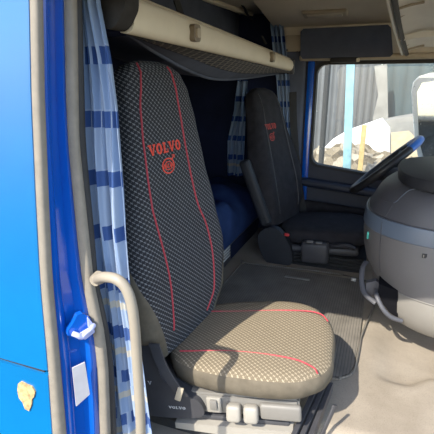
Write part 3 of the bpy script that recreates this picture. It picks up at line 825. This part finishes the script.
# dark roller blind / pocket over the far door
YB = 2.205
bp = empty('header_pocket', at(345, 58, Y=YB), 'dark cloth storage pocket over the far window', 'pocket')
t = N(); poly = [(301, 32), (304, 29), (350, 27), (388, 25), (391, 28), (393, 54), (390, 57), (345, 58), (303, 59), (301, 56)]
prism(t, poly, lambda u, v, w: at(u, v, Y=YB)+V((0, w-.02, 0)), .055)
bmesh.ops.bevel(t, geom=[e for e in t.edges if e.is_manifold and e.calc_face_angle(0) > .8], offset=.008, segments=2, affect='EDGES')
build('pocket_body', t, MAT['fabric'], bp, 45)
t = N(); box(t, at(344, 60, Y=YB-.03), (.16, .03, .028), None, .008); cp2 = build('pull_catch', t, MAT['black'], bp)
t = N(); box(t, at(358, 60, Y=YB-.05), (.018, .02, .02), None, .004); build('catch_tab', t, MAT['cream'], cp2)
# small beige plate beside it
t = N(); c_ = at(293, 46, Y=2.228); box(t, c_, (.10, .02, .125), None, .008, 3); sp_ = build('vent_plate', t, MAT['creamd'], None); tag(sp_, 'small square beige cover plate on the far wall beside the curtain', 'plate')
for px, py in ((285, 50), (295, 52)):
    t = N(); bmesh.ops.create_cone(t, cap_ends=True, segments=12, radius1=.006, radius2=.005, depth=.008, matrix=M4.Translation(at(px+2, py, Y=2.215)) @ M4.Rotation(PI/2, 4, 'X')); build('screw', t, MAT['dplastic'], sp_)

# front overhead tray: lip, sloping panel with ribs, divider, hooks
ot = empty('overhead_tray', (.35, 1.5, 1.25), 'beige overhead tray above the windscreen with a ridged panel and divider bar', 'shelf')
r0, r1 = V((-.066, .85, 1.345)), at(402.5, 54, Y=2.16)
def lipf(k): return lerp(r0, r1, k)+V((-.010*math.sin(PI*k), 0, .004*math.sin(PI*k)))
t = N(); G = []
for i in range(25):
    p = lipf(i/24); G.append([p, p+V((.03, 0, .035)), p+V((.10, 0, .05)), V((.5, p.y, p.z+.05)), V((.9, p.y, p.z-.03)), V((.9, p.y, p.z-.05)), V((.5, p.y, p.z+.03)), p+V((.1, 0, .035)), p+V((.035, 0, .018))])
loft(t, G); tp = build('tray_panel', t, MAT['tray'], ot, 40)
t = N(); tube(t, [lipf(i/24) for i in range(25)], .008, 10); build('tray_lip', t, MAT['tray'], ot)
t = N(); tube(t, [lipf(i/24)+V((.022, 0, .0)) for i in range(25)], .012, 8); build('shadow_gap', t, MAT['black'], ot, label='black tube standing in for the shadow behind the lip')  # black tube drawn in as the shadow behind the lip
q_ = lipf(.74)
t = N(); ribbon(t, [q_+V((0, 0, .0)), q_+V((.08, 0, .012)), q_+V((.2, 0, .022)), q_+V((.5, 0, .024))], (0, 0, 1), .024, .02); build('divider_bar', t, MAT['tray'], ot)
for k, ln in ((.30, .05), (.40, .10), (.50, .035), (.80, .05), (.90, .03), (.96, .09)):
    q_ = lipf(k); t = N(); tube(t, [q_+V((.015, 0, .008)), q_+V((.02+ln*.5, 0, .022)), q_+V((.02+ln, 0, .030))], .005, 8); build('rib', t, MAT['creamd'], ot)

# ------------------------------------------------------------------ ribbed mat on the tunnel
t = N(); mp = []
mp = [(-.012, 1.57), (-.012, 1.0), (-.02, .80), (-.035, .745), (-.07, .715), (-.12, .705), (-.66, .705), (-.70, .74), (-.70, 1.54), (-.66, 1.57)]
prism(t, mp, lambda u, v, w: V((u, v, .0+w)), .014)
bmesh.ops.bevel(t, geom=[e for e in t.edges if e.is_manifold and e.calc_face_angle(0) > 1.2], offset=.004, segments=2, affect='EDGES')
fm = build('floor_mat', t, MAT['mat'], None, 40); tag(fm, 'grey ribbed rubber mat on the floor between the two seats', 'mat')
t = N(); rim_ = catmull([V((x+.004, y+(-.003 if y < 1 else .003), .012)) for x, y in mp], 4, True); tube(t, rim_, .0045, 8, True); build('raised_edge', t, MAT['mat'], fm)
t = N(); c_ = at(297, 278, Z=.016); box(t, c_, (.13, .02, .005), None, .002); build('moulded_bar', t, MAT['gplastic'], fm)
t = N(); c_ = at(353.5, 279.5, Z=.02); box(t, c_, (.025, .022, .014), None, .004); build('edge_clip', t, MAT['silver'], fm)

# ------------------------------------------------------------------ dash console
dcn = empty('dash_console', (.37, 1.25, 0), 'rounded grey dashboard console bulging out at the lower right', 'dashboard')
def ring(cx, cy, a, b_, z, ex=2.6, n=96, dz=0):
    o = []
    for j in range(n):
        t_ = 2*PI*j/n; c_, s_ = math.cos(t_), math.sin(t_)
        x = cx+a*math.copysign(abs(c_)**(2/ex), c_); y = cy+b_*math.copysign(abs(s_)**(2/ex), s_)
        o.append(V((x, y, z+dz*(x-cx))))
    return o
prof = [(.258, .360, .378), (.31, .392, .372), (.36, .405, .365), (.42, .412, .355), (.455, .412, .345), (.458, .416, .348), (.50, .414, .345), (.515, .408, .34), (.518, .398, .332), (.55, .385, .325), (.59, .365, .312), (.615, .345, .30), (.635, .32, .285), (.642, .25, .24)]
CX, CY = .365, 1.26
def dring(z, a, b_): return ring(CX, CY, a, b_, z, 2.5, dz=-.0)
t = N(); rings = [dring(z, a, b_) for z, a, b_ in prof]
loft(t, rings, mi=lambda i, j: 0 if i < 4 else (1 if i < 8 else 2))
body = build('console_body', t, [MAT['console'], MAT['cband'], MAT['consoleu']], dcn, 40)
# lower plinth, inset under the seam
lp_ = [(-.02, .14, .12), (.085, .15, .13), (.09, .24, .24), (.105, .30, .33), (.13, .335, .365), (.18, .355, .384), (.22, .358, .386), (.255, .352, .376)]
t = N(); loft(t, [dring(z, a, b_) for z, a, b_ in lp_]); pl = build('console_plinth', t, MAT['plinth'], dcn, 45)
# seam lines
def curve_on(z, a, b_, x0, off=.002, near=True):
    pts = [p for p in dring(z, a+off, b_+off) if p.y < CY+.05 and p.x < x0]
    pts.sort(key=lambda p: math.atan2(p.y-CY, p.x-CX)); return pts
t = N()
pts = [p for p in ring(CX, CY, .352, .377, .226, 2.5) if p.y < CY+.1]; pts.sort(key=lambda p: p.x if p.x > .1 else p.x-(p.y-CY))
q_ = [p for p in ring(CX, CY, .361, .380, .258, 2.5)]
tube(t, q_, .0022, 6, True); build('seam_strip', t, MAT['gplastic'], body)
t = N(); tube(t, ring(CX, CY, .402, .336, .518, 2.5), .0025, 6, True); build('seam_strip', t, MAT['dplastic'], body)
# vertical panel joint down the left and curved joint on the shoulder
def on(px, py):
    """pixel ray against the console body"""
    r = (fw + rt*((px-217)/F) + upv*((217-py)/F)).normalized(); k = .5
    while k < 2.6:
        p = CAM+r*k; a, b_ = 0, 0
        if p.z < prof[0][0]: a, b_ = prof[0][1:]
        else:
            a, b_ = interp([q for q in prof], p.z)
        if abs((p.x-CX)/a)**2.5+abs((p.y-CY)/b_)**2.5 <= 1 and p.z < .642: return p-r*.002
        k += .002
    return None
def sline(name, pix, rr, mat, parent, label=None):
    pts = [on(*q) for q in pix]; pts = [p for p in pts if p]
    if len(pts) < 2: return
    t = N(); tube(t, catmull(pts, 4), rr, 6); build(name, t, mat, parent, label=label)
sline('panel_joint', [(382, 222), (381, 232), (380, 245), (379.5, 258), (380, 272)], .0016, MAT['dplastic'], body)
sline('panel_joint', [(393, 203), (397, 201), (402, 196), (408, 191), (415, 189), (425, 189)], .0013, MAT['cband'], body)
sline('panel_joint', [(380, 198), (386, 201), (393, 203), (390, 209), (386, 216)], .0016, MAT['dplastic'], body)
p_ = on(424.5, 256)
if p_:
    t = N(); box(t, p_, (.016, .004, .016), None, .001); bt = build('button_plate', t, MAT['black'], dcn, label='small dark square mark')
    t = N(); box(t, p_+V((-.003, -.003, .0)), (.003, .002, .009), None, 0); build('mark', t, MAT['gplastic'], bt)
p_ = on(368, 235) or V((-.04, 1.2, .42))
t = N(); box(t, p_, (.008, .02, .028), None, .003); build('indicator', t, MAT['teal'], dcn, label='green lamp')
# pocket shade as a solid black block, and the loop bracket at the lower left
t = N(); a_ = at(377, 283, Y=1.02); 
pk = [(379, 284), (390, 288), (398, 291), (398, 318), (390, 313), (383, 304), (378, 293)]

def onp(px, py, PR, off):
    r = (fw + rt*((px-217)/F) + upv*((217-py)/F)).normalized(); k = .5
    while k < 2.6:
        p = CAM+r*k
        if PR[0][0] <= p.z <= PR[-1][0]:
            a, b_ = interp(PR, p.z)
            if abs((p.x-CX)/a)**2.5+abs((p.y-CY)/b_)**2.5 <= 1: return p-r*off
        k += .002
    return None
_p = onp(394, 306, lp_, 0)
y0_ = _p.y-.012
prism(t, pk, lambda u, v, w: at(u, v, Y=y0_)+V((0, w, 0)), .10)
build('pocket_shade', t, MAT['pocketshade'], dcn, 30, 'black block standing in for the shade of an open pocket')
t = N(); tube(t, catmull([at(366, 262, Y=1.10), at(362.5, 268, Y=1.06), at(361.5, 280, Y=1.02), at(364, 292, Y=.98), at(372, 300, Y=.95), at(376, 303, Y=.94)], 6), .010, 10, flat=.6); build('loop_bracket', t, MAT['consoleu'], dcn, 50)
t = N(); tube(t, catmull([at(376, 290, Y=.98), at(377, 297, Y=.94), at(383, 309, Y=.92), at(391, 317, Y=.92), at(402, 321, Y=.93)], 6), .009, 10, flat=.8); build('tray_lip', t, MAT['consoleu'], dcn, 50)
t = N(); prism(t, [(366, 283), (376, 281), (383, 286), (380, 292), (372, 296), (366, 293)], lambda u, v, w: at(u, v, Y=1.0)+V((0, w, 0)), .03); build('tray_floor', t, MAT['consoleu'], dcn, 30)
# dark soft pad on top
dp_ = N()
loft(dp_, [ring(.50, 1.26, .42, .33, .638, 3.2), ring(.50, 1.26, .435, .345, .644, 3.2), ring(.50, 1.26, .438, .348, .665, 3.2), ring(.50, 1.26, .43, .34, .682, 3.2), ring(.50, 1.26, .40, .31, .688, 3.2)])
build('top_pad', dp_, MAT['soft'], dcn, 40, 'charcoal soft top pad')

# steering wheel + column
swc = V((.018, 1.92, .570)); ux = V((.33, 0, .312)).normalized(); uy = V((0, 1, 0)); un = ux.cross(uy)
vd = (swc-CAM).normalized(); uy = (vd-ux*vd.dot(ux)).normalized(); un = ux.cross(uy).normalized(); uy = (uy+un*.07).normalized(); un = ux.cross(uy).normalized()
sw = empty('steering_wheel', swc, 'tilted black steering wheel with blue wrapped upper grip before the far window', 'steering wheel')
RW = .217
def wp(a, r, h=0): return swc+ux*(r*math.cos(a))+uy*(r*math.sin(a))+un*h
t = N(); NS = 72
tube(t, [wp(2*PI*k/NS, RW) for k in range(NS)], .0205, 12, True, mi=lambda i, j: 1 if (i < 9 or i > NS-10) else 0); build('rim', t, [MAT['wheelrim'], MAT['wheelblue']], sw, 60)
for a in (R(60), R(-60), R(150), R(-150)):
    t = N(); tube(t, [wp(a, RW-.01), wp(a, .13, -.02), wp(a, .05, -.035)], [.012, .014, .018], 8, flat=.6); build('spoke', t, MAT['dplastic'], sw)
t = N(); hub = []
for r_, h in ((.02, -.08), (.055, -.07), (.085, -.04), (.085, -.02), (.07, -.008), (.03, -.004)): hub.append([wp(2*PI*k/28, r_, h) for k in range(28)])
loft(t, hub); build('hub', t, MAT['dplastic'], sw, 50)
t = N(); tube(t, [swc-un*(.06 if un.z > 0 else -.06), swc-un*(.06 if un.z > 0 else -.06)+V((.2, 0, -.3)), V((.34, 1.92, -.01))], [.04, .05, .06], 14)
tag(build('steering_column', t, MAT['dplastic'], None, 50), 'dark steering column under the wheel', 'column')
# dash top left of the console, in front of the far window
t = N(); prism(t, [(.26, .0), (.30, .46), (.36, .545), (.50, .58), (1.0, .58), (1.0, 0)], lambda u, v, w: V((u, 1.665+w, v)), .50)
bmesh.ops.bevel(t, geom=[e for e in t.edges if e.is_manifold and e.calc_face_angle(0) > .3], offset=.02, segments=3, affect='EDGES')
tag(build('instrument_binnacle', t, MAT['dplastic'], None, 45), 'dark instrument housing of the dashboard behind the steering wheel', 'dashboard')

# driver belt
t = N(); ribbon(t, catmull([at(293, 92, Y=2.185), at(293.5, 120, Y=2.18), at(296, 155, Y=2.175), at(300, 190, Y=2.17), at(304, 216, Y=2.165)], 6), (1, .2, .1), .045, .003)
tag(build('seat_belt', t, MAT['black'], None), 'black seat belt hanging down the far post beside the driver seat', 'seat belt')
t = N(); box(t, at(291, 122, Y=2.235), (.04, .02, .12), None, .008); tag(build('belt_guide', t, MAT['dplastic'], None), 'dark belt height adjuster on the far post by the curtain', 'belt guide')

# ------------------------------------------------------------------ outside the far window
t = N(); box(t, (0, 32, -1.35), (90, 60, .1)); struct('ground', t, MAT['dirt'])
YB2 = 11
def wallq(x0, x1, z0, z1, Y, name, mat, label, cat):
    t = N(); box(t, ((x0+x1)/2, Y, (z0+z1)/2), (x1-x0, .2, z1-z0), None, .02); return tag(build(name, t, mat, None, 0), label, cat)
xm = at(378, 100, Y=YB2).x
wallq(-9, xm, -1.3, 6, YB2, 'metal_shed', MAT['shed'], 'pale grey corrugated metal shed seen through the left of the window', 'shed')
wallq(xm+.01, 9, -1.3, 6, YB2+.3, 'metal_fence', MAT['shed2'], 'dark blue-green sheet fence seen through the right of the window', 'fence')
t = N(); pts = [at(x, y, Y=10.5) for x, y in [(374, 66), (386, 64), (386, 122), (378, 135), (371, 118), (377, 95)]]
prism(t, [(p.x, p.z) for p in pts], lambda u, v, w: V((u+.05*math.sin(v*9), 10.5+w, v)), .12); tag(build('tarpaulin', t, MAT['tarp'], None, 40), 'grey crumpled tarpaulin hanging where the shed meets the fence', 'tarpaulin')
# slab heap
def slab(name, pix, Y, th, mat, label, cat):
    t = N(); pts = [at(x, y, Y=Y) for x, y in pix]; prism(t, [(p.x, p.z) for p in pts], lambda u, v, w: V((u, Y+w, v)), th)
    return tag(build(name, t, mat, None, 30), label, cat)
slab('white_sheet_heap', [(322, 190), (322, 150), (330, 142), (345, 133), (365, 126), (382, 120), (390, 130), (390, 190)], 7.8, .6, MAT['slab'], 'bright white sheet draped over the rubble heap', 'sheet')
slab('canvas_heap', [(383, 190), (383, 121), (398, 118), (434, 112), (450, 112), (450, 190)], 8.6, .6, MAT['tarp'], 'grey brown canvas heap right of the white sheet', 'canvas')
slab('cardboard_sheet', [(391, 133), (409, 131), (420, 142), (420, 185), (391, 185)], 7.65, .1, MAT['board'], 'tan flat board leaning on the heap', 'board')
random.seed(3)
def rock(px, py, Y, r, label):
    t = N(); bmesh.ops.create_icosphere(t, subdivisions=2, radius=r)
    for v in t.verts:
        n_ = v.co.normalized(); v.co += n_*r*.35*(math.sin(n_.x*5+px)*math.sin(n_.y*6+py)+.5*math.sin(n_.z*8+px)); v.co.z *= .75
    c_ = at(px, py, Y=Y); bmesh.ops.translate(t, verts=t.verts, vec=c_); return t
rb = N(); n = 40; G = []
for i in range(n+1):
    x = -2.2+4.6*i/n; r = []
    for j in range(17):
        y = 5.2+2.4*j/16
        h = at(340, 160+4*math.sin(x*3), Y=6.8).z+.05
        z = -1.32+(h+1.32)*max(0, math.sin(PI*min(1, j/14)*.5))*(1+.10*math.sin(x*7+j)*math.sin(j*1.7+x*3))
        z += random.uniform(-.07, .07) if j > 1 else 0
        r.append(V((x+random.uniform(-.03, .03), y, z)))
    r.append(V((x, 7.6, -1.32))); r.append(V((x, 5.2, -1.34))); G.append(r)
loft(rb, G)
o = build('rubble_heap', rb, MAT['rubble'], None, 10); tag(o, 'sunlit stone rubble heap below the white sheet outside', 'rubble', kind='stuff')
p0, p1 = at(351, 60, Y=4.95), at(346.5, 178, Y=4.95); dd = (p1-p0)/(p1.z-p0.z); t = N(); ribbon(t, [p0+dd*(-1.3-p0.z), p0, p0+dd*(1.7-p0.z)], (1, 0, 0), .092, .08); tag(build('cyan_post', t, MAT['post'], None), 'pale cyan painted post standing outside the window', 'post')
x_ = at(325, 100, Y=5.0).x; t = N(); tube(t, [V((x_, 5.0, -1.3)), V((x_+.01, 5.0, 1.6))], .035, 10); tag(build('black_pole', t, MAT['pole'], None), 'thin black pole outside, left of the cyan post', 'pole')
x_ = at(363, 140, Y=5.1).x; z_ = at(363, 125, Y=5.1).z; t = N(); box(t, (x_, 5.1, (z_-1.3)/2), (.06, .06, z_+1.3), None, .01); tag(build('timber_stake', t, MAT['wood'], None), 'short sunlit timber stake right of the cyan post', 'stake')
# door mirror outside the far window
mi_ = empty('door_mirror', at(428, 165, Y=2.72), 'pale tall door mirror housing outside the far window', 'mirror')
def mp_(px, py, o=0): return at(px, py, Y=2.72)+V((0, o, 0))
pk = [(412, 92), (414, 82), (420, 76), (430, 73), (452, 71), (452, 168), (432, 170), (420, 166), (415, 140)]
t = N(); prism(t, pk, lambda u, v, w: at(u, v, Y=2.72)+V((0, w, 0)), .12); bmesh.ops.bevel(t, geom=[e for e in t.edges if e.is_manifold and e.calc_face_angle(0) > .5], offset=.014, segments=3, affect='EDGES'); mh = build('mirror_housing', t, MAT['chrome'], mi_, 45)
t = N(); prism(t, [(417, 92), (422, 83), (450, 79), (450, 160), (424, 160), (419, 140)], lambda u, v, w: at(u, v, Y=2.72)+V((0, -.006+w, 0)), .008); build('mirror_glass', t, MAT['mirror'], mi_, 0)
t = N(); tube(t, [V((.62, 2.76, .5)), V((.75, 2.6, .5)), V((.86, 2.32, .5))], .018, 10); build('mirror_arm', t, MAT['black'], mi_)
t = N(); tube(t, [V((.36, 2.80, .62)), V((.5, 2.78, .52)), V((.62, 2.76, .5))], .018, 10); build('mirror_arm', t, MAT['black'], mi_)

# ------------------------------------------------------------------ light
sun = bpy.data.lights.new('sun', 'SUN'); sun.energy = 9.0; sun.angle = R(.6); sun.color = (1, .93, .80)
so = bpy.data.objects.new('sun', sun); COL.objects.link(so)
so.rotation_euler = V((.35, .97, -1.0)).to_track_quat('-Z', 'Y').to_euler()
w = bpy.data.worlds.new('sky'); sc.world = w; w.use_nodes = True
nt_ = w.node_tree; nt_.nodes.clear()
sky = nt_.nodes.new('ShaderNodeTexSky'); sky.sky_type = 'NISHITA'; sky.sun_disc = False; sky.sun_elevation = R(44); sky.sun_rotation = R(200)
bg = nt_.nodes.new('ShaderNodeBackground'); bg.inputs[1].default_value = .5
wo = nt_.nodes.new('ShaderNodeOutputWorld'); nt_.links.new(sky.outputs[0], bg.inputs[0]); nt_.links.new(bg.outputs[0], wo.inputs[0])
sc.view_settings.view_transform = 'Standard'; sc.view_settings.look = 'None'; sc.view_settings.exposure = 0.0; sc.view_settings.gamma = 1.15
sc.cycles.max_bounces = 10; sc.cycles.diffuse_bounces = 6; sc.cycles.transparent_max_bounces = 12
sc.cycles.use_denoising = True
